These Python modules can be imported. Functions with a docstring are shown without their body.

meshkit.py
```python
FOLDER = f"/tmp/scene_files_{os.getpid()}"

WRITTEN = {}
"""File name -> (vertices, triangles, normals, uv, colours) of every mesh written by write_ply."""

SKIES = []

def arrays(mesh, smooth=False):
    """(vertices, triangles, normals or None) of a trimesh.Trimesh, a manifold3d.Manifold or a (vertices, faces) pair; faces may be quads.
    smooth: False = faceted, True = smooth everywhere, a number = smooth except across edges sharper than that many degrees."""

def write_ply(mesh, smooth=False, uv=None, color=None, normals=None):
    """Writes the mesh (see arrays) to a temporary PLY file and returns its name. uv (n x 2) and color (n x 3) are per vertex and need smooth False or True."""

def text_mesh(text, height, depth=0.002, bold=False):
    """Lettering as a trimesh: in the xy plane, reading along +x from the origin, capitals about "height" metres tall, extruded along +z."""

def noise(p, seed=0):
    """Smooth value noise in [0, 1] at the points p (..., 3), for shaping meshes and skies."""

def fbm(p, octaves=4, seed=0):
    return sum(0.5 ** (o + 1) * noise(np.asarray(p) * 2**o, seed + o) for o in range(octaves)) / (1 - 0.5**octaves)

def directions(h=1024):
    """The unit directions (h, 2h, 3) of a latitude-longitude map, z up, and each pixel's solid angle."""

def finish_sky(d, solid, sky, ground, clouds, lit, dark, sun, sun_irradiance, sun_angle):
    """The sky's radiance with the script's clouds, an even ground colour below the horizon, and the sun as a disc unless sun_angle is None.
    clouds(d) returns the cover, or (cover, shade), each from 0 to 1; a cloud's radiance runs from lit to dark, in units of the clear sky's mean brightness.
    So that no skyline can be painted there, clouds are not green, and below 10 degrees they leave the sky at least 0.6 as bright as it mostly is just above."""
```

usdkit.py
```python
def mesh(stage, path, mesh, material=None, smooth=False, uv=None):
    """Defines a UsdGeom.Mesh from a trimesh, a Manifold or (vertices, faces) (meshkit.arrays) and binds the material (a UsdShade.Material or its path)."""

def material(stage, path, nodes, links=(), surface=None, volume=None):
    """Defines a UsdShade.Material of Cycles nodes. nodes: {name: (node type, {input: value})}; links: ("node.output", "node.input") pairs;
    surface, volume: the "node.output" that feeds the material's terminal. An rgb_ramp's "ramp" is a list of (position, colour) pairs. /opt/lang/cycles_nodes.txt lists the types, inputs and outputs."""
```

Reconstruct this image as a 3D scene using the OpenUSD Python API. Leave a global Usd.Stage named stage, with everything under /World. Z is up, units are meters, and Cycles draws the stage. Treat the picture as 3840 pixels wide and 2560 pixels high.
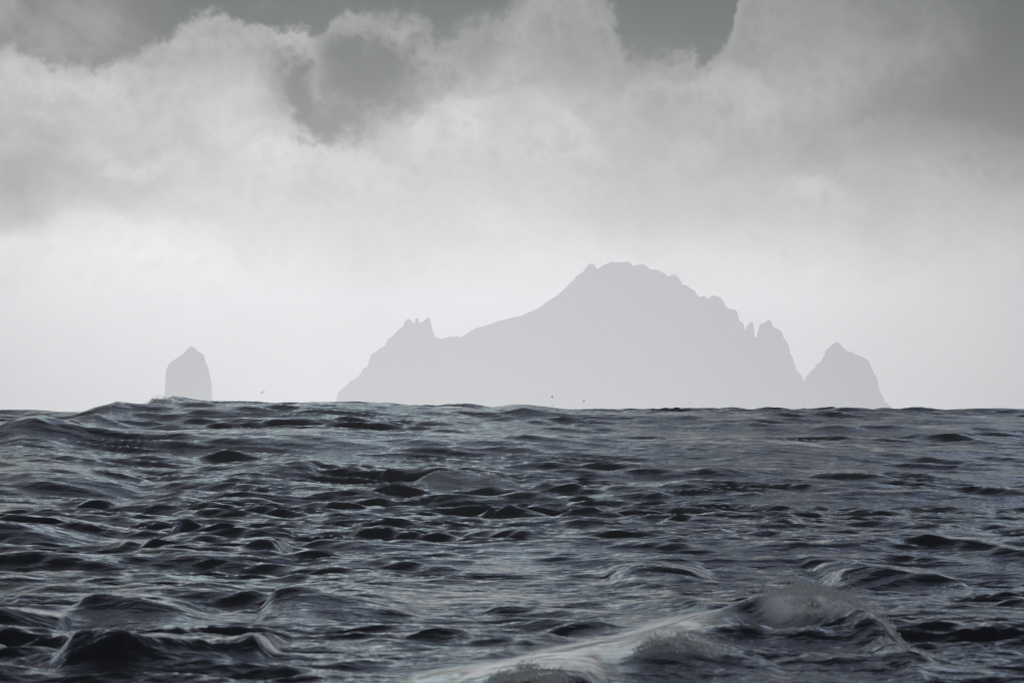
import math
import numpy as np
import trimesh
import usdkit
import meshkit
from scipy.ndimage import map_coordinates
from pxr import Gf, Sdf, Usd, UsdGeom, UsdLux, UsdShade, Vt

stage = Usd.Stage.CreateInMemory()
UsdGeom.SetStageUpAxis(stage, UsdGeom.Tokens.z)
UsdGeom.SetStageMetersPerUnit(stage, 1.0)
UsdGeom.Xform.Define(stage, '/World')
UsdGeom.Scope.Define(stage, '/World/Looks')
T = Sdf.ValueTypeNames

# ------------------------------------------------------------------ camera, sky, sun, exposure
EYE = 3.0                                   # metres above the mean sea level: the deck of a small boat
HFOV = math.radians(14.0)
SENSOR = 36.0
FOCAL = SENSOR / 2 / math.tan(HFOV / 2)
F = 1920.0 / math.tan(HFOV / 2)             # focal length in pixels of the 3840 x 2560 photograph
HORIZON = 1531.0
PITCH = math.atan((HORIZON - 1280.0) / F)   # the lens looks a little above the horizon
ROLL = math.radians(0.10)
EXPOSURE = 0.0
SUN_AZ, SUN_EL = math.radians(179.3), math.radians(8.0)
SUN_INTENSITY, SUN_ANGLE = 0.132, 14.0
SKY_STRENGTH = 0.15
HAZE_DENSITY, HAZE_G = 8.6e-5, -0.85
HAZE_HALF, HAZE_TOP = 15000.0, 400.0
HAZE_GLOW = 1.00                           # brightness the haze tends to where it is thick

cam = UsdGeom.Camera.Define(stage, '/World/camera')
cam.CreateFocalLengthAttr(FOCAL)
cam.CreateHorizontalApertureAttr(SENSOR)
cam.CreateVerticalApertureAttr(SENSOR * 682 / 1024)
cam.CreateClippingRangeAttr(Gf.Vec2f(0.5, 60000.0))
cam.CreateFStopAttr(5.6)
cam.CreateFocusDistanceAttr(330.0)
cam.CreateExposureAttr(EXPOSURE)
xf = UsdGeom.Xformable(cam)
xf.AddTranslateOp().Set(Gf.Vec3d(0, 0, EYE))
xf.AddRotateXOp().Set(90.0 + math.degrees(PITCH))
xf.AddRotateZOp().Set(-math.degrees(ROLL))


def ray(px, py):
    """Direction (x, z per metre of y) of a pixel of the photograph, with the lens's pitch and roll."""
    u, v = (px - 1920.0) / F, (1280.0 - py) / F
    c, s = math.cos(ROLL), math.sin(ROLL)
    u, v = u * c + v * s, -u * s + v * c
    y, z = math.cos(PITCH) - v * math.sin(PITCH), math.sin(PITCH) + v * math.cos(PITCH)
    return u / y, z / y


class Graph:
    """A node graph written as expressions."""

    def __init__(self):
        self.nodes, self.links = {}, []

    def n(self, kind, out, **inputs):
        name = f'{kind}_{len(self.nodes):03d}'
        plain = {}
        for k, v in inputs.items():
            if isinstance(v, Out):
                self.links.append((v.ref, f'{name}.{k}'))
            else:
                plain[k] = v
        self.nodes[name] = (kind, plain)
        return Out(self, f'{name}.{out}')

    def math(self, op, a, b=0.0, c=0.0, clamp=False):
        kw = dict(math_type=op, value1=a, value2=b, value3=c)
        if clamp:
            kw['use_clamp'] = True
        return self.n('math', 'value', **kw)

    def step(self, x, a, b, smooth=True):
        return self.n('map_range', 'result', range_type='smoothstep' if smooth else 'linear', value=x, from_min=a, from_max=b, to_min=0.0, to_max=1.0, clamp=True)

    def ramp(self, x, stops, lo, hi):
        """A curve through (x, value) stops, held beyond its ends."""
        f = self.math('divide', x - lo, hi - lo, clamp=True)
        return self.n('rgb_ramp', 'color', ramp=[((p - lo) / (hi - lo), (v, v, v)) for p, v in stops], fac=f)

    def mixf(self, t, a, b):
        return a + (b - a) * t if isinstance(a, Out) or isinstance(b, Out) else self.math('multiply_add', t, b - a, a)

    def mixc(self, t, a, b):
        return self.n('mix_color', 'result', blend_type='mix', fac=t, a=a, b=b)

    def noise(self, vec, scale, detail=4.0, rough=0.5, **kw):
        return self.n('noise_texture', 'fac', vector=vec, scale=scale, detail=detail, roughness=rough, **kw)

    def vec(self, x, y, z):
        return self.n('combine_xyz', 'vector', x=x, y=y, z=z)


class Out:
    def __init__(self, g, ref):
        self.g, self.ref = g, ref

    def __add__(self, o): return self.g.math('add', self, o)
    def __radd__(self, o): return self.g.math('add', o, self)
    def __sub__(self, o): return self.g.math('subtract', self, o)
    def __rsub__(self, o): return self.g.math('subtract', o, self)
    def __mul__(self, o): return self.g.math('multiply', self, o)
    def __rmul__(self, o): return self.g.math('multiply', o, self)
    def __truediv__(self, o): return self.g.math('divide', self, o)


def lin(s):
    s = s / 255.0
    return s / 12.92 if s <= 0.04045 else ((s + 0.055) / 1.055) ** 2.4


# ---- the sky: broken cloud over a physical sky, laid out in azimuth and elevation (degrees)
g = Graph()
d = g.n('texture_coordinate', 'generated')
sep = g.n('separate_xyz', 'x', vector=d)
dx = sep
node = sep.ref.split('.')[0]
dy, dz = Out(g, node + '.y'), Out(g, node + '.z')
az = g.math('degrees', g.math('arctan2', dx, dy))
el = g.math('degrees', g.math('arcsine', dz))
DEG = math.degrees(1 / F) * 3840 / 2352            # degrees per pixel of the 2352-pixel view
AX = lambda x: (x - 1176) * DEG
EY = lambda y: (938 - y) * DEG

big = g.noise(d, 14.0, 5.0, 0.55)
wx = g.noise(d, 30.0, 7.0, 0.58, distortion=0.3) - 0.5
wy = g.noise(g.n('mapping', 'vector', vector=d, location=(3.1, 1.7, 5.3)), 34.0, 7.0, 0.58) - 0.5
puff = g.noise(g.n('mapping', 'vector', vector=d, location=(7.7, 2.2, 0.4)), 62.0, 8.0, 0.62) - 0.5
heap_n = g.noise(g.n('mapping', 'vector', vector=d, location=(1.3, 9.2, 4.4)), 150.0, 6.0, 0.58)
puff = puff * 0.55 + (0.22 - g.math('absolute', heap_n - 0.5) * 2.0) * 0.50
rag = g.noise(g.n('mapping', 'vector', vector=d, location=(6.1, 3.2, 0.9)), 420.0, 5.0, 0.6) - 0.5

# vertical brightness profiles (x of the view -> (y, grey)) joined across the azimuth
cols = [
    (0, [(0, 178), (95, 178), (160, 196), (230, 202), (300, 200), (370, 186), (430, 192), (480, 205), (560, 230), (700, 230), (900, 226)]),
    (300, [(0, 172), (140, 172), (200, 200), (270, 206), (350, 204), (420, 212), (480, 226), (600, 234), (900, 226)]),
    (600, [(0, 168), (70, 170), (150, 182), (230, 205), (300, 212), (400, 216), (500, 220), (620, 228), (900, 226)]),
    (900, [(0, 165), (100, 172), (240, 190), (310, 205), (400, 208), (520, 218), (700, 224), (900, 224)]),
    (1200, [(0, 158), (80, 166), (180, 190), (230, 204), (320, 204), (400, 206), (520, 216), (600, 224), (900, 222)]),
    (1560, [(0, 150), (130, 160), (200, 172), (300, 184), (400, 196), (520, 210), (600, 222), (900, 220)]),
    (1850, [(0, 152), (150, 168), (250, 182), (340, 182), (440, 198), (540, 212), (640, 222), (900, 220)]),
    (2100, [(0, 136), (130, 156), (200, 152), (300, 166), (400, 186), (500, 202), (650, 218), (900, 218)]),
    (2352, [(0, 106), (150, 108), (240, 116), (330, 146), (400, 172), (480, 196), (600, 212), (800, 216), (900, 216)]),
]
azp, elp = az + wx * 1.3, el + wy * 0.8
LO, HI = -4.0, 8.0
prof = []
for x, stops in cols:
    s = sorted((EY(y), lin(v)) for y, v in stops)
    s.append((HI, s[-1][1]))
    s.insert(0, (LO, s[0][1]))
    prof.append(g.ramp(elp, s, LO, HI))
bank = prof[0]
for k in range(1, len(cols)):
    bank = g.mixf(g.step(azp, AX(cols[k - 1][0]), AX(cols[k][0])), bank, prof[k])
bank = bank * g.ramp(el, [(0.0, 1.0), (1.6, 0.97), (2.6, 0.92), (4.2, 0.92), (6.0, 0.95)], 0.0, 6.0) * (1.0 + puff * g.ramp(el, [(-1, 0.03), (1.2, 0.06), (2.6, 0.26), (4.0, 0.5), (6, 0.7)], -1, 6))

# the dark upper layer seen above the edge of the bank
edge_pts = [(-200, 110), (0, 102), (55, 96), (95, 112), (125, 150), (150, 152), (165, 132), (190, 150), (240, 150), (300, 132), (345, 100), (400, 84), (425, 58),
            (480, 36), (530, 36), (575, 55), (600, 66), (700, 58), (765, 72), (785, 36), (815, 20), (860, 22), (955, 34), (985, 62), (1005, 82), (1040, 52),
            (1090, 36), (1150, 20), (1200, 0), (1250, -60), (1380, -60), (1425, 10), (1445, 85), (1470, 108), (1540, 104), (1590, 100), (1625, 128), (1648, 128),
            (1672, 90), (1688, 45), (1700, -20), (1760, -120), (2000, -140), (2352, -60), (2500, -60)]
edge = g.ramp(az + wx * 0.75 + puff * 0.55, [(AX(x), EY(y)) for x, y in edge_pts], AX(-200), AX(2500))
depth = edge - (el + wy * 0.75 + puff * 0.8 + rag * 0.38)          # > 0 inside the bank
soft = g.ramp(az, [(AX(0), 0.22), (AX(420), 0.16), (AX(760), 0.16), (AX(1000), 0.3), (AX(1400), 0.6), (AX(1520), 0.4), (AX(1660), 0.16), (AX(1720), 0.2), (AX(2000), 0.5)], AX(0), AX(2000))
cover = g.step(g.math('divide', depth, soft), -0.8, 0.9)
upper_grey = g.ramp(az, [(AX(0), lin(152)), (AX(300), lin(146)), (AX(420), lin(122)), (AX(700), lin(118)), (AX(1000), lin(112)), (AX(1380), lin(108)), (AX(1480), lin(86)), (AX(1640), lin(90)), (AX(2352), lin(120))], AX(0), AX(2352))
wisp = g.step(g.noise(g.n('mapping', 'vector', vector=d, location=(2.4, 0.6, 7.1), scale=(1.0, 1.0, 1.6)), 26.0, 7.0, 0.6, distortion=0.5), 0.44, 0.70)
upper = upper_grey * 0.78 * (1.0 + (big - 0.5) * 1.6 + wx * 0.9 + puff * 0.4) + wisp * g.ramp(az, [(AX(0), 0.13), (AX(400), 0.10), (AX(1300), 0.07), (AX(1500), 0.03), (AX(1650), 0.03), (AX(1750), 0.06)], AX(0), AX(1750))
rim = g.step(depth, 0.0, 0.12) * (1.0 - g.step(depth, 0.15, 0.7)) * 0.10
grey = g.mixf(cover, upper, bank * (1.0 + rim))

# shaded hollows inside the bank (centre, half-size, darkness)
def hollow(cx, cy, rx, ry, soft=0.55, wob=1.0):
    ex = (az + wx * (1.5 * wob) + puff * 0.5 - AX(cx)) / (rx * DEG)
    ey = (el + wy * (1.2 * wob) + puff * 0.8 + rag * 0.3 - EY(cy)) / (ry * DEG)
    r = g.math('sqrt', ex * ex + ey * ey)
    return 1.0 - g.step(r, 1.0 - soft, 1.0 + soft * 0.6)

shade = hollow(885, 155, 118, 110, 0.85, 1.5)
shade = g.math('maximum', shade, hollow(700, 212, 122, 88, 0.75, 1.5) * 0.85)
shade = g.math('maximum', shade, hollow(770, 250, 130, 60, 0.8) * 0.7)
grey = g.mixf(shade * 0.95, grey, lin(108) * (1.0 + puff * 0.9 + wx * 0.8 + (big - 0.5) * 0.8) + wisp * 0.09)
grey = g.mixf(hollow(1090, 95, 75, 50, 0.9) * 0.55, grey, lin(132))
grey = g.mixf(hollow(1190, 245, 90, 60, 0.9) * 0.45, grey, lin(165))
grey = g.mixf(hollow(1330, 130, 110, 70, 0.9) * 0.5, grey, lin(140))
grey = g.mixf(hollow(1480, 235, 110, 50, 0.9, 1.6) * 0.4, grey, lin(158))
grey = g.mixf(hollow(1880, 300, 120, 40, 0.9, 1.6) * 0.35, grey, lin(158))
grey = g.mixf(hollow(60, 345, 160, 55, 0.9) * 0.5, grey, lin(178))
def billow(pts, amp, deep, wob=1.0):
    # a heap of cloud lying in front: bright along its top, fading downwards
    lo, hi = AX(pts[0][0]), AX(pts[-1][0])
    e = g.ramp(az + wx * 0.7 * wob + puff * 0.5, [(AX(x), EY(y)) for x, y in pts], lo, hi)
    dd = e - (el + wy * 0.7 * wob + puff * 0.8 + rag * 0.3)
    ends = g.step(az, lo, lo + 0.5) * (1.0 - g.step(az, hi - 0.5, hi))
    up = g.step(dd, -0.06, 0.12)
    return (up * (1.0 - g.step(dd, 0.1, deep)) - (1.0 - up) * g.step(dd, -0.8, -0.05) * 0.5) * ends * amp


heaps = billow([(900, 350), (945, 300), (985, 235), (1030, 203), (1100, 214), (1200, 198), (1280, 226), (1340, 270), (1420, 330)], 0.10, 1.1)
heaps = heaps + billow([(520, 350), (600, 312), (660, 318), (720, 306), (800, 330), (880, 356), (960, 390)], 0.10, 0.7)
heaps = heaps + billow([(1380, 250), (1440, 190), (1520, 165), (1590, 175), (1650, 150), (1740, 165), (1820, 230)], 0.12, 0.9)
heaps = heaps + billow([(-60, 330), (40, 290), (130, 330), (220, 300), (330, 340), (420, 330), (520, 380)], 0.08, 0.8)
heaps = heaps + billow([(-60, 520), (60, 505), (180, 470), (280, 462), (330, 490), (420, 500), (560, 520)], 0.05, 0.9)
heaps = heaps + billow([(1760, 440), (1820, 412), (1880, 398), (1940, 410), (2000, 440)], 0.07, 0.5)
heaps = heaps + billow([(1880, 330), (1980, 268), (2080, 240), (2200, 262), (2340, 300), (2420, 330)], 0.10, 1.0)
grey = grey * (1.0 + heaps)
lit = hollow(350, 590, 260, 90, 0.95) * 0.06 + hollow(1150, 505, 70, 45, 0.95) * 0.06 + hollow(1060, 250, 60, 40, 0.9) * 0.05 + hollow(1870, 415, 60, 26, 0.9) * 0.07 + hollow(1990, 130, 90, 70, 0.9) * 0.03
grey = g.mixf(hollow(250, 380, 300, 45, 0.95, 1.6) * 0.30, grey, lin(180))
grey = g.mixf(hollow(2150, 250, 220, 70, 0.95, 1.6) * 0.35, grey, lin(132))
grey = g.mixf(hollow(1750, 470, 420, 50, 0.95, 1.4) * 0.22, grey, lin(188))
grey = grey + lit * 0.6

# the haze adds its own glow in front of the low sky, so the cloud behind it is darker by as much
elr = [(-4.0, HAZE_HALF)] + [(e, min(HAZE_HALF, HAZE_TOP / math.tan(math.radians(max(e, 0.1))))) for e in np.linspace(0.05, 12.0, 90)]
glow = g.ramp(el, [(e, max(HAZE_GLOW - 0.075 * e, 0.5) * (1 - math.exp(-HAZE_DENSITY * r))) for e, r in elr], -4.0, 12.0)
seen = glow * g.ramp(az, [(-10.0, 0.95), (-6.0, 0.98), (-2.0, 1.0), (2.0, 0.98), (6.0, 0.90), (10.0, 0.82)], -10.0, 10.0)
through = g.ramp(el, [(e, math.exp(-HAZE_DENSITY * r)) for e, r in elr], -4.0, 12.0)
grey = g.math('smoothmax', (grey - seen) / through, grey * 0.16, 0.10)

# higher up, unseen: broken grey cloud, clear gaps brightened low down to highlight the water
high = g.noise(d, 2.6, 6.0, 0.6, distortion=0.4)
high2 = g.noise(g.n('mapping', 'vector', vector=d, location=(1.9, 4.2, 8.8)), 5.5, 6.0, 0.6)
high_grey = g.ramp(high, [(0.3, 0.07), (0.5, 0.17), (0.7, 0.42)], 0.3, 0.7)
added_dim = g.step(el + (high2 - 0.5) * 40.0, 17.0, 44.0)        # unseen sky dimmed overhead by an added deck, keeping wave faces dark
high_grey = g.mixf(added_dim, high_grey, high_grey * 0.22)
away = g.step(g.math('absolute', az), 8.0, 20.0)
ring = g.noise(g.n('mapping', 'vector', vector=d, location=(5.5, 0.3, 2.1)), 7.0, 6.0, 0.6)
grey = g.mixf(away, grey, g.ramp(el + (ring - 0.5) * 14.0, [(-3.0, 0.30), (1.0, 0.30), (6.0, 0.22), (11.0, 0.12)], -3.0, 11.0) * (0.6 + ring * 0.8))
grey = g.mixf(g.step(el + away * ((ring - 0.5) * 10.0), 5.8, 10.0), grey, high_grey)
warm = g.step(az, AX(500), AX(-50)) * g.step(el, 1.0, 4.0) * (1.0 - g.step(el, 6.0, 12.0))
tint = g.mixc(warm, g.mixc(g.step(el, 5.0, 12.0), (1.0, 1.0, 1.003), (0.93, 0.985, 1.07)), (1.03, 0.995, 0.965))
cloud = g.n('mix_color', 'result', blend_type='multiply', fac=1.0, a=g.n('combine_color', 'color', r=grey / SKY_STRENGTH, g=grey / SKY_STRENGTH, b=grey / SKY_STRENGTH), b=tint, use_clamp=False)
clear = g.n('sky_texture', 'color', sky_type='single_scattering', sun_disc=False, sun_elevation=SUN_EL, sun_rotation=SUN_AZ, altitude=10.0)
gap = g.step(high2, 0.42, 0.62) * g.step(el, 5.8, 9.0) * (1.0 - added_dim * 0.8) * 0.85 + 0.02
# added cloud veils the unseen sun: gaps close there to cut the haze glow
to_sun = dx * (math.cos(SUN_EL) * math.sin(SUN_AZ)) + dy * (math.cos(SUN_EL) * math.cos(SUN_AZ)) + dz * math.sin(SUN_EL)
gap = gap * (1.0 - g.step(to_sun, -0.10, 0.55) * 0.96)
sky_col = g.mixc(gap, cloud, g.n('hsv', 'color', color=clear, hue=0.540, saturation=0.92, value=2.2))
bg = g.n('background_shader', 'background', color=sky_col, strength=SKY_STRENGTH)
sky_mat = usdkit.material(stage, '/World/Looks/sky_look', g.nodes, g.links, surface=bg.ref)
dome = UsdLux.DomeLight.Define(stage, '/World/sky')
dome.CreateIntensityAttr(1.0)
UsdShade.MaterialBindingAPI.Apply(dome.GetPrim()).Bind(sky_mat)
dome.GetPrim().SetCustomDataByKey('kind', 'structure')

sun = UsdLux.DistantLight.Define(stage, '/World/sun')
sun.CreateNormalizeAttr(True)
sun.CreateIntensityAttr(SUN_INTENSITY)
sun.CreateAngleAttr(SUN_ANGLE)
sun.CreateColorAttr(Gf.Vec3f(1.0, 0.99, 0.975))
sx = UsdGeom.Xformable(sun)
sx.AddRotateZOp().Set(-math.degrees(SUN_AZ))
sx.AddRotateXOp().Set(-(90.0 - math.degrees(SUN_EL)))


# ------------------------------------------------------------------ helpers
def tag(prim, label=None, category=None, group=None, kind=None):
    prim = prim.GetPrim() if hasattr(prim, 'GetPrim') else prim
    for k, v in (('label', label), ('category', category), ('group', group), ('kind', kind)):
        if v:
            prim.SetCustomDataByKey(k, v)
    return prim


def grid_mesh(path, P, material, wrap=False, attrs=None):
    """A sheet of quads through the points P (rows, columns, 3), with smooth normals."""
    R, C = P.shape[:2]
    if wrap:
        dc = np.roll(P, -1, 1) - np.roll(P, 1, 1)
    else:
        dc = np.gradient(P, axis=1)
    dr = np.gradient(P, axis=0)
    nrm = np.cross(dc, dr)
    nrm /= np.linalg.norm(nrm, axis=2, keepdims=True) + 1e-12
    if nrm[..., 2].mean() < 0:
        nrm = -nrm
    i, j = np.meshgrid(np.arange(R - 1), np.arange(C if wrap else C - 1), indexing='ij')
    a = i * C + j
    b = i * C + (j + 1) % C
    q = np.stack([a, b, b + C, a + C], -1).reshape(-1, 4).astype(np.int32)
    m = UsdGeom.Mesh.Define(stage, path)
    m.CreatePointsAttr(Vt.Vec3fArray.FromNumpy(P.reshape(-1, 3).astype(np.float32)))
    m.CreateFaceVertexCountsAttr(Vt.IntArray.FromNumpy(np.full(len(q), 4, np.int32)))
    m.CreateFaceVertexIndicesAttr(Vt.IntArray.FromNumpy(q.ravel()))
    m.CreateSubdivisionSchemeAttr('none')
    m.CreateNormalsAttr(Vt.Vec3fArray.FromNumpy(nrm.reshape(-1, 3).astype(np.float32)))
    m.SetNormalsInterpolation('vertex')
    for k, v in (attrs or {}).items():
        UsdGeom.PrimvarsAPI(m).CreatePrimvar(k, T.FloatArray, 'vertex').Set(Vt.FloatArray.FromNumpy(v.ravel().astype(np.float32)))
    UsdShade.MaterialBindingAPI.Apply(m.GetPrim()).Bind(material)
    return m


def smooth(a, b, x):
    t = np.clip((x - a) / (b - a), 0, 1)
    return t * t * (3 - 2 * t)


# ------------------------------------------------------------------ the sea
# Wind sea as a sum of bands; each band is an FFT tile of its own size and heading, with choppy (sharpened) crests.
BANDS = [  # (longest, shortest wavelength, rms slope, tile, grid)
    (140.0, 32.0, 0.011, 613.0, 256),
    (32.0, 11.0, 0.024, 211.0, 256),
    (11.0, 4.5, 0.034, 83.0, 256),
    (4.5, 1.9, 0.078, 37.0, 256),
    (1.9, 0.8, 0.152, 17.3, 256),
    (0.8, 0.30, 0.225, 7.9, 256),
    (0.30, 0.14, 0.150, 3.7, 256),
]
HEADING = math.radians(-90.0 - 14.0)       # towards the camera and to the left


def tile(seed, lmax, lmin, slope, L, N):
    rng = np.random.default_rng(seed)
    k = 2 * np.pi * np.fft.fftfreq(N, L / N)
    kx, ky = np.meshgrid(k, k, indexing='ij')
    kk = np.hypot(kx, ky) + 1e-9
    lam = 2 * np.pi / kk
    c = (kx * math.cos(HEADING) + ky * math.sin(HEADING)) / kk
    spread = 11.0 if lmax > 3 else 8.0 if lmax > 1 else 4.0
    amp = kk ** -2.0 * (np.maximum(c, 0) ** spread + 0.02) * ((lam < lmax) & (lam > lmin))
    h = amp * (rng.normal(size=(N, N)) + 1j * rng.normal(size=(N, N)))
    z = np.fft.ifft2(h)
    s = slope / math.sqrt(np.fft.ifft2(1j * kx * h).real.var() + np.fft.ifft2(1j * ky * h).real.var())
    X = np.fft.ifft2(-1j * kx / kk * h)
    Y = np.fft.ifft2(-1j * ky / kk * h)
    zz = z.real * s
    zz = zz + 0.12 * (zz ** 2 - zz.var()) / zz.std()        # peaked crests, flat troughs
    if lmax < 6:
        # half of it as sharp, long ridges: folds of a field of twice the wavelength
        amp2 = kk ** -2.0 * (np.maximum(c, 0) ** (spread * 0.8) + 0.01) * ((lam < 2.2 * lmax) & (lam > 2.2 * lmin))
        n2 = np.fft.ifft2(amp2 * (rng.normal(size=(N, N)) + 1j * rng.normal(size=(N, N)))).real
        n2 /= n2.std()
        ridge = -np.sqrt(n2 ** 2 + 0.22 ** 2)
        ridge -= ridge.mean()
        gx, gy = (np.roll(ridge, -1, 0) - np.roll(ridge, 1, 0)) * N / (2 * L), (np.roll(ridge, -1, 1) - np.roll(ridge, 1, 1)) * N / (2 * L)
        ridge *= slope / math.sqrt(gx.var() + gy.var())
        return 0.62 * zz + 0.72 * ridge, 0.62 * X.real * s, 0.62 * Y.real * s
    return zz, X.real * s, Y.real * s


# rows and columns of the sheet: dense where the lens looks, but all the way round
fine = np.linspace(-7.9, 7.9, 640)
step, out = fine[1] - fine[0], []
a = 7.9
while a < 179.0:
    step = min(step * 1.14, 4.0)
    a += step
    out.append(a)
out = np.array([x for x in out if x < 178.5])
ang = np.radians(np.concatenate([-out[::-1], fine, out]))
r0 = np.geomspace(0.4, 34.0, 46)[:-1]
r1 = np.geomspace(34.0, 255.0, 1330)
r2 = [255.0]
stp = r1[-1] - r1[-2]
while r2[-1] < 14400.0:
    stp = min(stp * 1.035, 160.0)
    r2.append(r2[-1] + stp)
rad = np.concatenate([r0, r1, np.array(r2[1:])])
Rr, Aa = np.meshgrid(rad, ang, indexing='ij')
GX, GY = Rr * np.sin(Aa), Rr * np.cos(Aa)
dR = np.gradient(rad)[:, None] * np.ones_like(Rr)
dA = np.abs(np.gradient(ang))[None, :] * Rr
spacing = np.maximum(dR, dA)

CHOP = [0.8, 0.9, 1.3, 1.6, 1.55, 1.3, 1.0]
LEAN = [0.0, 0.5, 0.9, 0.9, 1.0, 0.8, 0.5]              # crests lean the way they run
tiles = [tile(5 + 7 * b, *BANDS[b]) for b in range(len(BANDS))]
ROT = [0.0, 0.19, -0.23, 0.31, -0.41, 0.57, -0.7]


def sample(b, x, y, order=1):
    L, N = BANDS[b][3], BANDS[b][4]
    c, s = math.cos(ROT[b]), math.sin(ROT[b])
    u, v = (c * x + s * y) / L * N, (-s * x + c * y) / L * N
    z, X, Y = (map_coordinates(t, [u, v], order=order, mode='grid-wrap', prefilter=order > 1) for t in tiles[b])
    return z, c * X - s * Y, s * X + c * Y


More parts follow.
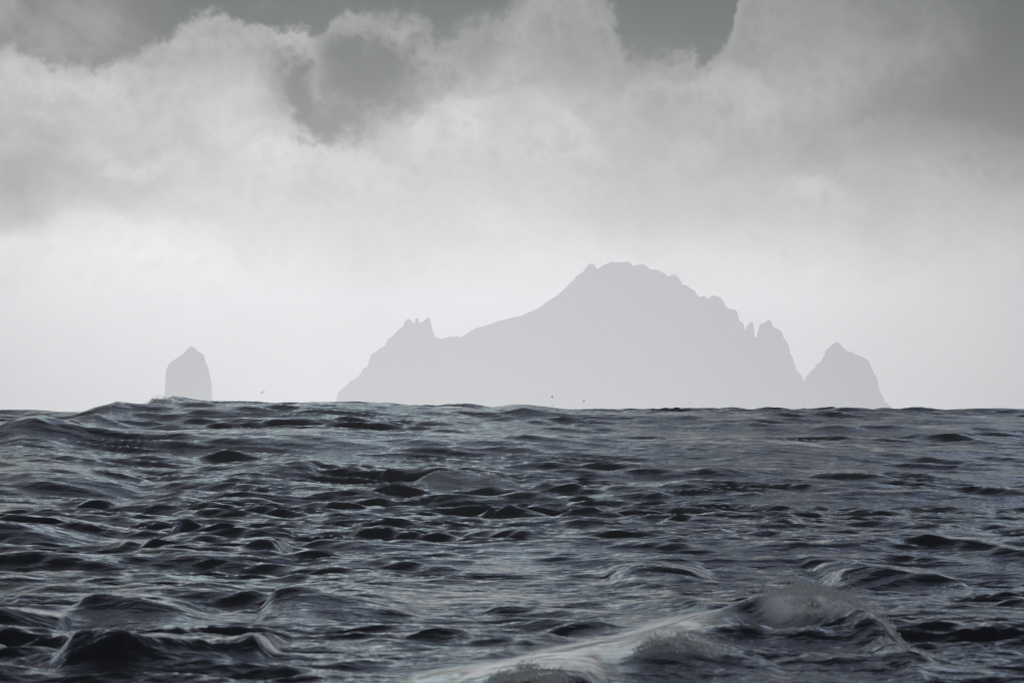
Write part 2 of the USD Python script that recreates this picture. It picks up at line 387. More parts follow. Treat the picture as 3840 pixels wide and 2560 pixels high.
# Crests that the photograph shows: crest line in pixels of the 2352-pixel view, range in metres where it is known (otherwise the
# lowest point of the line lies on the water), lengths of the front (towards the lens) and back slopes, quietness of the ripples
CRESTS = [
    # the long swell whose crest makes the skyline, highest on the left
    dict(px=[(-500, 965), (-250, 957), (0, 952), (190, 948), (260, 938), (320, 918), (372, 906), (430, 915), (550, 919), (650, 924), (760, 922), (860, 924), (960, 931), (1060, 928), (1130, 934), (1190, 928),
             (1280, 938), (1360, 942), (1500, 942), (1600, 939), (1800, 941), (2000, 939), (2200, 940), (2400, 940), (2700, 946), (2950, 956)], r=190.0, front=72.0, back=50.0),
    dict(px=[(-80, 1056), (60, 1048), (200, 1046), (330, 1056), (450, 1076)], front=2.2, back=7.0),
    dict(px=[(330, 1086), (480, 1082), (600, 1070), (680, 1066), (760, 1080)], front=1.6, back=5.0),
    dict(px=[(-120, 1108), (0, 1096), (80, 1092), (180, 1092), (260, 1106), (330, 1132), (400, 1160)], front=2.0, back=6.0),
    dict(h=0.18, px=[(330, 1160), (400, 1148), (450, 1158), (510, 1142), (590, 1148), (660, 1172), (720, 1192)], front=0.72, back=5.1),
    dict(px=[(-120, 1212), (0, 1206), (60, 1210), (130, 1228), (230, 1256), (300, 1272)], front=0.72, back=6.0),
    dict(px=[(280, 1282), (340, 1260), (400, 1252), (470, 1260), (550, 1254), (600, 1238), (630, 1240), (660, 1280)], front=0.54, back=3.6),
    dict(px=[(-80, 1408), (0, 1390), (40, 1392), (100, 1402), (170, 1412)], front=0.48, back=3.0),
    dict(px=[(150, 1400), (200, 1374), (235, 1366), (300, 1368), (370, 1380), (450, 1408), (540, 1442), (600, 1462)], front=0.66, back=3.6),
    dict(px=[(150, 1476), (220, 1460), (300, 1456), (380, 1464), (480, 1474), (560, 1470), (625, 1462), (665, 1490)], front=0.33, back=3.0),
    dict(px=[(600, 1376), (700, 1352), (800, 1366), (900, 1392), (1000, 1420)], front=1.6, back=3.0),
    dict(name='d', px=[(940, 1118), (980, 1100), (1040, 1090), (1110, 1094), (1170, 1108), (1230, 1134)], front=0.78, back=4.8),
    dict(px=[(1890, 1330), (1940, 1308), (1990, 1304), (2060, 1310), (2150, 1326), (2240, 1352)], front=0.54, back=3.9),
    dict(px=[(1380, 1330), (1480, 1292), (1560, 1300), (1650, 1330)], front=1.4, back=3.0),
    # two small breakers in front of the foaming crest
    dict(name='b', h=0.20, px=[(1400, 1536), (1460, 1508), (1510, 1486), (1580, 1472), (1650, 1486), (1740, 1506), (1830, 1536)], front=0.54, back=2.4),
    dict(name='c', h=0.22, px=[(1040, 1594), (1110, 1572), (1170, 1554), (1250, 1544), (1330, 1556), (1420, 1592)], front=0.48, back=2.1),
    # the foaming crest in the right foreground
    dict(name='a', px=[(900, 1560), (1050, 1541), (1250, 1508), (1420, 1472), (1560, 1432), (1680, 1392), (1780, 1362), (1860, 1350), (1930, 1356), (2000, 1390), (2070, 1440), (2160, 1500)],
         knots=[(900, 0.03), (1250, 0.04), (1420, 0.05), (1560, 0.08), (1680, 0.20), (1780, 0.38), (1860, 0.46), (1930, 0.43), (2000, 0.30), (2070, 0.15), (2160, 0.03)], front=0.75, back=2.2, quiet=0.93),
]
SEA_Z = np.zeros_like(Rr)
quiet = np.ones_like(Rr)
PX = 3840 / 2352


def base_at(x, y):
    """The long waves' height so far, without the shorter bands."""
    x, y = np.atleast_1d(x).astype(float), np.atleast_1d(y).astype(float)
    i = np.interp(np.hypot(x, y), rad, np.arange(len(rad)))
    j = np.interp(np.arctan2(x, y), ang, np.arange(len(ang)))
    return sum(sample(b, x, y)[0] for b in (0, 1)) + map_coordinates(SEA_Z, [i, j], order=1, mode='nearest')


def meets(px, py, extra=0.0):
    """The range at which the line of sight through a pixel first meets the water raised by extra."""
    sxx, sz = ray(px * PX, py * PX)
    r = np.geomspace(25.0, 400.0, 1500)
    below = base_at(sxx * r, r) + extra >= EYE + sz * r
    return float(r[np.argmax(below)]) if below.any() else 400.0


def dense(pts, n=60):
    pts = np.array(pts, float)
    t = np.concatenate([[0], np.cumsum(np.hypot(*np.diff(pts, axis=0).T))])
    from scipy.interpolate import PchipInterpolator
    s = np.linspace(0, t[-1], n)
    return np.stack([PchipInterpolator(t, pts[:, k])(s) for k in (0, 1)], 1)


calm = np.ones_like(Rr)
for c in CRESTS:
    pix = dense(c['px'], 80)
    rays = np.array([ray(x * PX, y * PX) for x, y in pix])
    if c.get('r'):
        rr = np.full(len(pix), c['r'])
    else:
        top = int(np.argmin(pix[:, 1]))
        if c.get('knots'):
            at = [(int(np.argmin(np.abs(pix[:, 0] - x))), hh) for x, hh in c['knots']]
        else:
            at = [(0, 0.03), (top, c.get('h', 0.30)), (79, 0.03)]
        knots = sorted({i: meets(*pix[i], hh) for i, hh in at}.items())
        if not c.get('knots'):                               # keep the crest roughly across the view
            r_top = dict(knots)[top]
            reach = lambda k: 0.5 * abs(rays[k, 0] - rays[top, 0]) * r_top
            knots = [(k, float(np.clip(v, r_top - reach(k), r_top + reach(k)))) for k, v in knots]
        rr = np.interp(np.arange(80), [k for k, _ in knots], [v for _, v in knots])
        rr = np.convolve(np.pad(rr, 12, mode='edge'), np.hanning(25) / np.hanning(25).sum(), 'valid')
    lx = rays[:, 0] * rr
    hgt = np.maximum(EYE + rays[:, 1] * rr - base_at(lx, rr), 0.0)
    if c.get('r'):
        hgt = hgt - np.interp(pix[:, 0], [300, 372, 450, 900, 1200, 2352], [0.17, 0.02, 0.16, 0.24, 0.26, 0.30])
    c['line'], c['hgt'], c['pix'] = np.stack([lx, rr], 1), hgt, pix
    m = 4.5 * max(c['front'], c['back'])
    rows = np.where((rad > rr.min() - m) & (rad < rr.max() * 1.02 + m))[0]
    cols_ = np.where(np.abs(ang) < math.radians(17))[0]
    sl = np.ix_(rows, cols_)
    along = GX[sl] * 1.0
    lean_ = np.gradient(rr, lx)
    cosine = 1 / np.sqrt(1 + np.interp(along, lx, lean_) ** 2)
    s = (np.interp(along, lx, rr) - GY[sl]) * np.maximum(cosine, 0.16)
    if not c.get('r'):
        s = s + 0.5 * c['front'] * (meshkit.fbm(np.stack([along / (1.2 * c['front']), GY[sl] / (3.0 * c['front']), along * 0 + rr[0]], -1), 4, 77) - 0.5)
    t = (along - lx[0]) / (lx[-1] - lx[0])
    sharp = 1.8 if c.get('r') else 1.15
    prof_ = np.where(s > 0, np.exp(-(np.abs(s) / c['front']) ** sharp), np.exp(-(np.abs(s) / c['back']) ** (sharp * 0.85)))
    taper = smooth(0, 0.12, t) * (1 - smooth(0.88, 1.0, t))
    SEA_Z[sl] += prof_ * taper * np.interp(along, lx, hgt)
    if not c.get('r'):
        calm[sl] *= 1 - 0.6 * prof_ * taper
    if c.get('quiet'):
        slick = np.exp(-(np.abs(s + 0.1) / 1.0) ** 3) * smooth(0, 0.06, t) * (1 - smooth(0.66, 0.74, t))
        SEA_Z[sl] += 0.022 * np.clip(s / np.maximum(cosine, 0.16), -4, 4) * slick        # the smooth back of the crest slopes away from the lens
        quiet[sl] *= 1 - c['quiet'] * np.exp(-(np.abs(s + 0.1) / 1.0) ** 3) * smooth(0, 0.06, t) * (1 - smooth(0.66, 0.74, t))

P = np.stack([GX, GY, SEA_Z], -1)
patch = 0.72 + 0.42 * smooth(0.30, 0.68, meshkit.fbm(np.stack([GX / 6.5, GY / 20.0, GX * 0], -1), 2, 91))     # cat's paws and calmer water
ride = np.zeros_like(Rr)
for b, (lmax, lmin, slope, L, N) in enumerate(BANDS):
    w = smooth(1.6, 4.0, math.sqrt(lmax * lmin) / spacing)
    keep = w > 0
    z, X, Y = (np.zeros_like(GX) for _ in range(3))
    z[keep], X[keep], Y[keep] = sample(b, GX[keep], GY[keep], 3)
    if b >= 2:
        w = w * (quiet if b > 1 else quiet ** 0.5) * (calm if b == 2 else np.sqrt(calm) if b == 3 else 1.0)
    # short waves ride in gusts: rougher and smoother patches
    if b >= 2:
        size = 2.2 * math.sqrt(lmax * lmin)
        gust = meshkit.noise(np.stack([GX / size, GY / size / 1.5, np.zeros_like(GX)], -1), 40 + b)
        w = w * (0.35 + 1.35 * gust ** 1.4) * (patch if b > 2 else 1.0)
    if b > 3:                                # short waves are steepest on the crests of the longer ones
        w = w * (0.62 + 0.85 * smooth(-0.03, 0.14, ride))
    if b in (2, 3, 4):
        ride = ride + z * w
    P[..., 2] += z * w
    lean = LEAN[b] * z * w
    P[..., 0] += CHOP[b] * X * w + lean * math.cos(HEADING)
    P[..., 1] += CHOP[b] * Y * w + lean * math.sin(HEADING)

# settle the long swell so that its crest, with the shorter waves riding on it, stands as high against the sky as it does in the photograph
want = np.array([(-40, 942), (0, 941), (120, 942), (200, 941), (260, 936), (290, 929), (320, 921), (350, 915), (372, 912), (400, 915), (440, 918), (550, 919), (610, 924), (680, 925), (760, 921), (840, 922), (900, 926), (960, 930),
                 (1000, 929), (1050, 926), (1090, 930), (1130, 934), (1160, 930), (1190, 927), (1230, 930), (1260, 936), (1330, 939), (1480, 938), (1600, 936), (1800, 937), (2000, 936), (2160, 938), (2352, 938), (2400, 939)], float)
want_ray = np.array([ray(x * PX, y * PX) for x, y in want])
ring_ = np.where((rad > 90) & (rad < 330))[0]
mid_ = np.where(np.abs(ang) < math.radians(7.4))[0]
for _ in range(4):
    Q = P[np.ix_(ring_, mid_)]
    up_ = ((Q[..., 2] - EYE) / Q[..., 1])
    seen_, place_ = up_.max(0), Q[up_.argmax(0), np.arange(len(mid_)), 1]
    err = (np.interp(np.tan(ang[mid_]), want_ray[:, 0], want_ray[:, 1]) - seen_) * place_
    err = np.convolve(np.pad(err, 45, mode='edge'), np.hanning(91) / np.hanning(91).sum(), 'valid')
    corr = np.interp(ang, ang[mid_], err) * (1 - smooth(math.radians(7.4), math.radians(12.0), np.abs(ang)))
    s = 188.0 - rad[:, None]
    P[..., 2] += 0.9 * corr[None] * np.where(s > 0, np.exp(-(np.abs(s) / 62.0) ** 1.8), np.exp(-(np.abs(s) / 60.0) ** 1.6))

# foam: where the chopped surface folds, and on the fronts of the breaking crests
def cross2(A):
    di, dj = np.gradient(A[..., 0], axis=0), np.gradient(A[..., 0], axis=1)
    ei, ej = np.gradient(A[..., 1], axis=0), np.gradient(A[..., 1], axis=1)
    return di * ej - dj * ei


fold = cross2(P) / cross2(np.stack([GX, GY], -1))
lace = meshkit.fbm(np.stack([GX / 0.25, GY / 0.6, GX * 0], -1), 3, 19)
foam = 0.5 * (1 - smooth(-0.4, 0.1, fold)) * smooth(0.52, 0.75, lace) * (spacing < 0.15) * smooth(0.0, 0.15, ride)
NAMED = {c['name']: c for c in CRESTS if 'name' in c}


def foam_on(name, x0, x1, ahead, behind, strength, size):
    """Adds broken foam to the sea along a crest, between two columns of the view, running down its front."""
    c = NAMED[name]
    lx, rr = c['line'].T
    a_, b_ = np.interp([x0, x1], c['pix'][:, 0], lx)
    rows = np.where((rad > rr.min() - 6) & (rad < rr.max() + 6))[0]
    cols_ = np.where(np.abs(ang) < math.radians(8.5))[0]
    sl = np.ix_(rows, cols_)
    s = np.interp(GX[sl], lx, rr) - GY[sl]
    w = max(0.15 * (b_ - a_), 0.05)
    m = smooth(a_ - w, a_ + w, GX[sl]) * (1 - smooth(b_ - w, b_ + w, GX[sl])) * smooth(-behind, -behind * 0.3, s) * (1 - smooth(ahead * 0.35, ahead, s))
    n = meshkit.fbm(np.stack([GX[sl] / size, GY[sl] / (size * 2.5), GX[sl] * 0], -1), 4, 31)
    foam[sl] = np.maximum(foam[sl], m * strength * smooth(0.22, 0.54, n + 0.12 * m))


foam_on('a', 1765, 2130, 1.3, 0.35, 1.0, 0.24)
foam_on('b', 1480, 1660, 0.45, 0.2, 0.42, 0.20)
foam_on('c', 1130, 1330, 0.5, 0.2, 0.50, 0.20)
foam_on('d', 980, 1180, 2.2, 0.5, 0.26, 0.40)

gs = Graph()
pos = gs.n('geometry', 'position')
flat = gs.n('mapping', 'vector', vector=pos, scale=(0.6, 1.0, 0.8), rotation=(0.0, 0.0, 0.2))
r_0 = gs.noise(flat, 1.7, 3.0, 0.55)
r_a = gs.noise(flat, 5.0, 3.0, 0.55)
r_b = gs.noise(flat, 16.0, 2.0, 0.5)
gust = gs.step(gs.noise(gs.n('mapping', 'vector', vector=pos, scale=(0.045, 0.03, 0.03)), 1.0, 2.0), 0.3, 0.7)
hgt = (r_0 * 0.15 + r_a * 0.050 + r_b * 0.014) * (0.4 + gust * 0.6) * gs.n('attribute', 'fac', attribute='ripple')
bump = gs.n('bump', 'normal', height=hgt, strength=1.0, distance=1.0)
fo = gs.n('attribute', 'fac', attribute='foam')
base = gs.mixc(fo, (0.002, 0.004, 0.010), (0.84, 0.88, 0.92))
water = gs.n('principled_bsdf', 'BSDF', base_color=base, roughness=0.07, ior=1.333, normal=bump)
sea_mat = usdkit.material(stage, '/World/Looks/sea_water', gs.nodes, gs.links, surface=water.ref)
sea = grid_mesh('/World/sea', P, sea_mat, wrap=True, attrs={'foam': foam, 'ripple': quiet})
tag(sea, kind='structure')

# ------------------------------------------------------------------ haze
hz = trimesh.creation.box(bounds=[[-HAZE_HALF, -HAZE_HALF, -4.0], [HAZE_HALF, HAZE_HALF, HAZE_TOP]])
gh = Graph()
vol = gh.n('principled_volume', 'volume', color=(0.925, 0.945, 0.99), density=HAZE_DENSITY, anisotropy=HAZE_G)
haze_mat = usdkit.material(stage, '/World/Looks/haze_air', gh.nodes, gh.links, volume=vol.ref)
haze = usdkit.mesh(stage, '/World/haze', hz, haze_mat)
tag(haze, kind='stuff')

# ------------------------------------------------------------------ islands
ISLE_R = 11000.0


def crop(ox, oy, k, pts):
    return [(ox + k * x, oy + k * y) for x, y in pts]


main = crop(1200, 900, 1300 / 2352, [(115, 1140), (115, 1085), (120, 1050), (140, 1015), (175, 990), (210, 955), (228, 952), (242, 938), (262, 925), (285, 895), (292, 875), (325, 852), (335, 810), (345, 788), (358, 770), (375, 765), (400, 742), (425, 728), (450, 705), (455, 685), (475, 660), (495, 655), (512, 632), (545, 600), (567, 585), (572, 560), (582, 545), (600, 532), (610, 537), (622, 543), (632, 558), (642, 562), (690, 557), (710, 545), (735, 525), (750, 545), (757, 580), (768, 620), (780, 655), (795, 663), (830, 668), (850, 662), (880, 660), (920, 655), (955, 657), (980, 642), (1020, 615), (1060, 598), (1110, 583), (1180, 560), (1240, 542), (1300, 523), (1380, 508), (1450, 475), (1520, 435), (1560, 405), (1610, 375), (1640, 350), (1680, 305), (1720, 268), (1745, 240), (1790, 210), (1805, 185), (1830, 163), (1845, 157), (1860, 163), (1872, 182), (1885, 195), (1905, 185), (1940, 160), (1985, 142)])
main += crop(2300, 900, 1200 / 2352, [(0, 163), (30, 160), (60, 163), (90, 161), (115, 163), (135, 172), (140, 190), (180, 178), (215, 173), (240, 187), (275, 212), (330, 218), (350, 230), (385, 250), (412, 265), (430, 250), (455, 248), (485, 268), (500, 295), (510, 320), (545, 332), (580, 362), (598, 368), (615, 395), (638, 415), (660, 407), (690, 420), (697, 432), (720, 412), (745, 408), (775, 415), (790, 420), (810, 445), (830, 490), (860, 505), (890, 508), (912, 525), (920, 560), (930, 595), (948, 603), (962, 620), (967, 655), (985, 662), (1037, 722), (1055, 712), (1060, 680), (1070, 650), (1075, 622), (1100, 610), (1120, 600), (1135, 588), (1150, 586), (1160, 600), (1180, 640), (1215, 658), (1245, 682), (1255, 725), (1275, 745), (1295, 785), (1300, 830), (1320, 865), (1335, 915), (1355, 965), (1380, 985), (1395, 1030), (1415, 1070), (1445, 1130), (1480, 1180), (1520, 1270)])
spire_left = crop(1200, 900, 1300 / 2352, [(640, 600), (643, 558), (648, 535), (653, 529), (658, 527), (664, 530), (669, 537), (671, 558), (673, 600)])
spire_right = crop(2300, 900, 1200 / 2352, [(974, 740), (978, 648), (983, 628), (992, 622), (998, 620), (1000, 606), (1010, 602), (1018, 602), (1030, 610), (1030, 638), (1036, 655), (1039, 740)])
stack_left = crop(500, 1200, 1200 / 2352, [(228, 640), (231, 575), (235, 480), (238, 420), (242, 380), (250, 350), (265, 322), (300, 295), (350, 262), (390, 228), (397, 210), (412, 200), (428, 192), (445, 202), (470, 222), (475, 232), (495, 240), (522, 260), (528, 285), (533, 315), (545, 325), (555, 365), (566, 410), (572, 440), (577, 470), (578, 510), (578, 640)])
stack_right = crop(2300, 900, 1200 / 2352, [(1385, 1270), (1400, 1130), (1417, 1070), (1421, 1045), (1440, 1005), (1465, 975), (1490, 945), (1510, 935), (1512, 915), (1530, 905), (1555, 885), (1570, 855), (1582, 830), (1585, 805), (1605, 790), (1640, 762), (1668, 742), (1690, 755), (1715, 785), (1745, 812), (1775, 818), (1805, 832), (1830, 843), (1850, 848), (1880, 862), (1910, 890), (1920, 920), (1945, 970), (1968, 1005), (1975, 1045), (1985, 1090), (1995, 1115), (2015, 1145), (2022, 1185), (2045, 1195), (2075, 1222), (2100, 1245), (2120, 1275)])
skerry = [(1140, 1535), (1152, 1516), (1160, 1508), (1168, 1504), (1180, 1505), (1188, 1512), (1196, 1520), (1205, 1535)]


def skyline(pts, R):
    out_ = []
    for x, y in pts:
        sxx, sz = ray(x, y)
        out_.append((sxx * R, EYE + sz * R))
    return np.array(out_)


def island_sheet(sil, R, half_front, half_back, nx, ny, seed, rough, lean=0.0):
    """A rock body whose crest follows the given heights: gullied slopes fall from the crest to below the water in front and behind."""
    x0, x1 = sil[:, 0].min(), sil[:, 0].max()
    xs = np.unique(np.concatenate([np.linspace(x0, x1, nx), sil[:, 0]]))
    top = np.interp(xs, sil[:, 0], sil[:, 1])
    xn = np.stack([xs / 55.0, xs * 0 + seed, xs * 0], -1)
    top = top + (meshkit.fbm(xn * 3.0, 4, seed) - 0.5) * rough * smooth(0, 60, top)
    edge_ = np.minimum(xs - x0, x1 - xs) / (x1 - x0)
    width = np.clip((edge_ * 2.0), 0, 1) ** 0.55
    meander = (meshkit.fbm(np.stack([xs / 300.0, xs * 0 + 3.3, xs * 0], -1), 3, seed + 1) - 0.5) * half_front * 0.35
    vs = np.concatenate([-np.linspace(1, 0, ny)[:-1] ** 1.0, np.linspace(0, 1, ny)])
    V, Xg = np.meshgrid(vs, xs, indexing='ij')
    half = np.where(V < 0, half_front, half_back) * (0.12 + 0.88 * width[None])
    Yg = R + meander[None] + V * half
    a_ = np.abs(V)
    fall = (1 - a_) ** 1.0 * 0.55 + 0.45 * (1 - smooth(0.0, 1.0, a_))
    Z = -3.0 + (top[None] + 3.0) * fall
    p3 = np.stack([Xg / 70.0, Yg / 70.0, Z / 50.0], -1)
    gully = meshkit.fbm(p3, 5, seed + 2) - 0.5
    Z = Z - np.abs(gully) * 0.30 * (top[None] + 3.0) * smooth(0.0, 0.12, a_) * smooth(1.0, 0.85, a_)
    Z = np.maximum(Z, -3.0)
    Z[0], Z[-1] = -3.0, -3.0
    return np.stack([Xg, Yg, Z], -1)


gi = Graph()
ipos = gi.n('geometry', 'position')
inr = gi.n('geometry', 'normal')
iz = gi.n('separate_xyz', 'z', vector=inr)
rk = gi.noise(ipos, 0.03, 6.0, 0.65)
rock = gi.mixc(rk, (0.035, 0.034, 0.034), (0.13, 0.125, 0.12))
grass = gi.mixc(gi.noise(ipos, 0.012, 5.0), (0.03, 0.045, 0.02), (0.07, 0.08, 0.04))
isl = gi.n('principled_bsdf', 'BSDF', base_color=gi.mixc(gi.step(iz, 0.62, 0.8), rock, grass), roughness=0.9)
rock_mat = usdkit.material(stage, '/World/Looks/island_rock', gi.nodes, gi.links, surface=isl.ref)


def xform(name, loc=(0, 0, 0)):
    x = UsdGeom.Xform.Define(stage, '/World/' + name)
    if any(loc):
        x.AddTranslateOp().Set(Gf.Vec3d(*map(float, loc)))
    return x


isle = xform('rocky_island')
grid_mesh('/World/rocky_island/cliffs', island_sheet(skyline(main, ISLE_R), ISLE_R, 520.0, 700.0, 900, 40, 5, 5.0), rock_mat)
grid_mesh('/World/rocky_island/rock_spire', island_sheet(skyline(spire_left, ISLE_R), ISLE_R, 20.0, 20.0, 60, 14, 6, 1.5), rock_mat)
grid_mesh('/World/rocky_island/rock_spire_001', island_sheet(skyline(spire_right, ISLE_R), ISLE_R, 45.0, 45.0, 60, 14, 7, 1.5), rock_mat)
tag(isle, 'large hazy island with a broad rounded summit and jagged pinnacles on both shoulders', 'island')
s1 = grid_mesh('/World/sea_stack', island_sheet(skyline(stack_left, ISLE_R * 0.98), ISLE_R * 0.98, 95.0, 95.0, 260, 40, 8, 3.0), rock_mat)
tag(s1, 'tall blunt sea stack with sheer sides standing alone left of the island', 'sea stack')
s2 = grid_mesh('/World/sea_stack_001', island_sheet(skyline(stack_right, ISLE_R * 1.0), ISLE_R * 1.012, 190.0, 190.0, 320, 40, 9, 3.0), rock_mat)
tag(s2, 'pointed pyramid-like sea stack touching the right foot of the island', 'sea stack')
s3 = grid_mesh('/World/skerry', island_sheet(skyline(skerry, ISLE_R * 0.9), ISLE_R * 0.9, 40.0, 40.0, 60, 14, 10, 1.0), rock_mat)
tag(s3, 'small low rock just showing above the waves between the left stack and the island', 'rock')


# ------------------------------------------------------------------ spray thrown off the breaking crests
def surface(x, y):
    i = np.interp(np.hypot(x, y), rad, np.arange(len(rad)))
    j = np.interp(np.arctan2(x, y), ang, np.arange(len(ang)))
    return np.stack([map_coordinates(P[..., k], [i, j], order=1, mode='nearest') for k in range(3)], -1)


OCTA = np.array([(1, 0, 0), (-1, 0, 0), (0, 1, 0), (0, -1, 0), (0, 0, 1), (0, 0, -1)], float)
OCTF = np.array([(0, 2, 4), (2, 1, 4), (1, 3, 4), (3, 0, 4), (2, 0, 5), (1, 2, 5), (3, 1, 5), (0, 3, 5)])


def droplets(path, pts, sizes, material, rng):
    """Irregular little blobs of foam and water as one mesh."""
    n = len(pts)
    stretch = rng.uniform(0.6, 1.5, (n, 6, 1))
    v = pts[:, None] + OCTA[None] * stretch * sizes[:, None, None]
    f = OCTF[None] + 6 * np.arange(n)[:, None, None]
    return usdkit.mesh(stage, path, (v.reshape(-1, 3), f.reshape(-1, 3)), material, smooth=True)


gf = Graph()
fb = gf.n('principled_bsdf', 'BSDF', base_color=gf.mixc(gf.n('geometry', 'random_per_island'), (0.66, 0.69, 0.72), (0.88, 0.88, 0.88)), roughness=0.45)
foam_mat = usdkit.material(stage, '/World/Looks/white_foam', gf.nodes, gf.links, surface=fb.ref)


def plume(path, name, x0, x1, n, top, ahead, size, seed, label, peak=0.4):
    c = NAMED[name]
    rng = np.random.default_rng(seed)
    lx, rr = c['line'].T
    # clusters of drops, denser towards the middle of the plume
    k = max(12, n // 150)
    u = np.clip(rng.beta(1.6, 1.9, k) if peak else rng.uniform(0, 1, k), 0, 1)
    fall = np.where(rng.random(k) < 0.62, rng.normal(0.02, 0.10, k), rng.uniform(-0.1, 1.0, k))
    rise = rng.exponential(0.30, k)
    own = rng.choice(k, n, p=(lambda q: q / q.sum())(rng.lognormal(0, 0.9, k)))
    spread = rng.uniform(0.025, 0.085, k)
    uu = u[own] + rng.normal(0, 0.035, n)
    x = np.interp(x0 + (x1 - x0) * uu, c['pix'][:, 0], lx) + rng.normal(0, 1, n) * spread[own]
    shape = np.sin(np.pi * np.clip(uu, 0.02, 0.98)) ** 0.7
    s = fall[own] * ahead + rng.normal(0, 0.5, n) * spread[own]
    p = surface(x, np.interp(x, lx, rr) - s)
    lift = np.minimum(rise[own], 1.4) * top * shape * np.clip(1.0 - 0.6 * fall[own], 0.15, 1.2) * rng.uniform(0.3, 1.2, n) + rng.exponential(0.012, n)
    p[:, 2] += lift
    sz = size * rng.lognormal(0, 0.45, n) * (0.55 + 0.6 * np.exp(-lift / 0.12))
    j = n // 40                                                # larger drops thrown up along the rim
    x = np.interp(x0 + (x1 - x0) * rng.beta(1.8, 2.2, j), c['pix'][:, 0], lx)
    q = surface(x, np.interp(x, lx, rr) - rng.normal(0.0, 0.12, j))
    q[:, 2] += rng.exponential(0.28, j) * top + 0.01
    p, sz = np.vstack([p, q]), np.concatenate([sz, size * 1.9 * rng.lognormal(0, 0.35, j)])
    m = droplets(path, p, sz, foam_mat, rng)
    tag(m, label, 'foam', kind='stuff')


plume('/World/crest_foam', 'a', 1770, 2110, 8000, 0.22, 0.8, 0.0062, 3, 'white foam and spray tumbling down the large breaking crest in the right foreground')
plume('/World/crest_foam_001', 'b', 1480, 1670, 3000, 0.13, 0.22, 0.0045, 4, 'thin foam on the small breaker just below the long bright crest')
plume('/World/crest_foam_002', 'c', 1120, 1340, 3400, 0.13, 0.25, 0.0045, 5, 'foam on the breaker cut off by the bottom edge of the picture')
plume('/World/crest_foam_003', 'd', 985, 1185, 700, 0.10, 0.9, 0.010, 6, 'bluish foam sliding down the lone breaker in the middle distance')

rng = np.random.default_rng(12)
n = 1100
r_sw = 188.0
px_ = np.clip(rng.normal(362, 20, n), 315, 420)
xs_ = np.array([ray(p * PX, 915 * PX)[0] for p in px_]) * r_sw
base_ = surface(xs_, np.full(n, r_sw) - rng.uniform(-2, 3, n))
base_[:, 2] += rng.exponential(0.085, n) * np.exp(-((px_ - 368) / 26) ** 2)
m = droplets('/World/crest_spray', base_, 0.013 * rng.lognormal(0, 0.4, n), foam_mat, rng)
tag(m, 'spray blown from the swell crest that rises above the horizon left of the tall stack', 'spray', kind='stuff')


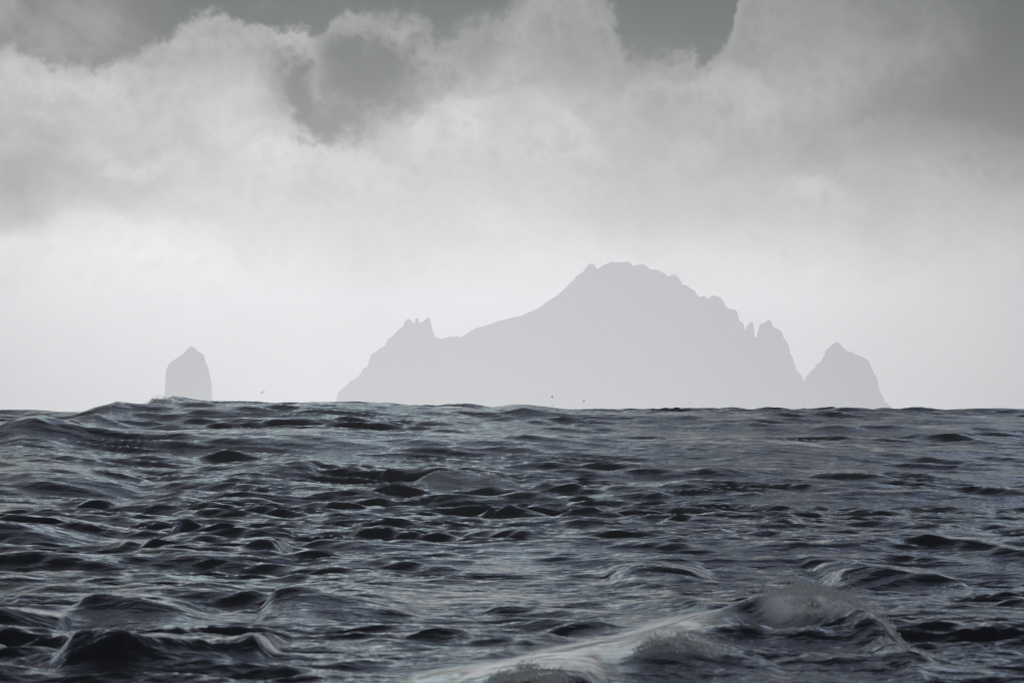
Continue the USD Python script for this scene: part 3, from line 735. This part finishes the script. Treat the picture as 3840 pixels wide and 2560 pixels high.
# ------------------------------------------------------------------ seabirds
def bird_mesh(span, bend_left, bend_right, sweep):
    """A gliding seabird, head towards +y, as one closed surface: spindle body with tail, and two long tapering wings."""
    import manifold3d as m3
    parts = []

    def ball(c, r):
        return m3.Manifold.sphere(r, 10).translate(tuple(map(float, c)))

    body = [((0, -0.26, 0.0), 0.012), ((0, -0.15, 0.0), 0.045), ((0, 0.0, -0.01), 0.075), ((0, 0.12, 0.0), 0.06), ((0, 0.20, 0.015), 0.042), ((0, 0.29, 0.012), 0.012)]
    for (a, ra), (b, rb) in zip(body[:-1], body[1:]):
        parts.append(m3.Manifold.batch_hull([ball(a, ra), ball(b, rb)]))
    parts.append(m3.Manifold.batch_hull([ball((-0.05, -0.34, 0), 0.006), ball((0.05, -0.34, 0), 0.006), ball((0, -0.18, 0), 0.03)]))   # tail
    for side, bend in ((-1, bend_left), (1, bend_right)):
        h = span / 2
        stations = []
        for f, chord, dy in ((0.06, 0.17, 0.05), (0.45, 0.14, 0.07), (0.75, 0.10, 0.02), (1.0, 0.02, -0.10 - sweep)):
            ang_ = math.radians(bend) * (0.4 if f < 0.5 else 1.0)
            if stations:
                px, pz, pf = stations[-1][0], stations[-1][2], stations[-1][4]
                x_, z_ = px + side * (f - pf) * h * math.cos(ang_), pz + (f - pf) * h * math.sin(ang_)
            else:
                x_, z_ = side * f * h, 0.02
            stations.append((x_, dy, z_, chord, f))
        for A, B in zip(stations[:-1], stations[1:]):
            balls = []
            for (x_, y_, z_, ch, f) in (A, B):
                th = 0.016 - 0.010 * f
                balls += [ball((x_, y_ + ch * 0.4, z_), th), ball((x_, y_ - ch * 0.6, z_), th * 0.6)]
            parts.append(m3.Manifold.batch_hull(balls))
    whole = m3.Manifold.batch_boolean(parts, m3.OpType.Add)
    return whole


gb = Graph()
fe = gb.n('principled_bsdf', 'BSDF', base_color=gb.mixc(gb.noise(gb.n('texture_coordinate', 'object'), 6.0, 3.0), (0.025, 0.024, 0.024), (0.06, 0.058, 0.056)), roughness=0.7)
bird_mat = usdkit.material(stage, '/World/Looks/dark_plumage', gb.nodes, gb.links, surface=fe.ref)
GROUP = 'seabirds gliding low over the waves'
birds = [  # pixel of the photograph, range, span, wing bends, bank, heading, label
    (985, 1471, 820.0, 1.30, 12, -26, 24, 150, 'largest seabird, banking on long bent wings between the left stack and the island'),
    (2071, 1487, 900.0, 0.70, 20, 15, 78, 100, 'dark seabird seen wing-up in front of the middle of the island'),
    (2190, 1504, 1000.0, 0.75, 10, 30, -40, 75, 'small dark seabird slanting low, right of the wing-up bird'),
    (2071, 1519, 1900.0, 0.90, 10, 10, 50, 60, 'tiny faint seabird just above the waves, directly below the wing-up bird'),
    (1808, 1494, 2300.0, 1.05, 10, 10, 30, 40, 'tiny faint seabird over the low left flank of the island'),
    (2588, 1510, 2100.0, 1.05, 15, 5, -30, 80, 'tiny faint seabird before the right cliffs of the island'),
    (3095, 1518, 2100.0, 1.05, 15, 5, 20, 110, 'tiny faint seabird before the foot of the right-hand stack'),
]
for k, (px, py, r, span, bl, br, bank_, head, label) in enumerate(birds):
    sxx, sz = ray(px, py)
    x = UsdGeom.Xform.Define(stage, '/World/seabird' + (f'_{k:03d}' if k else ''))
    x.AddTranslateOp().Set(Gf.Vec3d(sxx * r, r, EYE + sz * r))
    x.AddRotateZOp().Set(float(head))
    x.AddRotateYOp().Set(float(bank_))
    usdkit.mesh(stage, str(x.GetPath()) + '/body', bird_mesh(span, bl, br, 0.05), bird_mat, smooth=50)
    tag(x, label, 'seabird', GROUP)
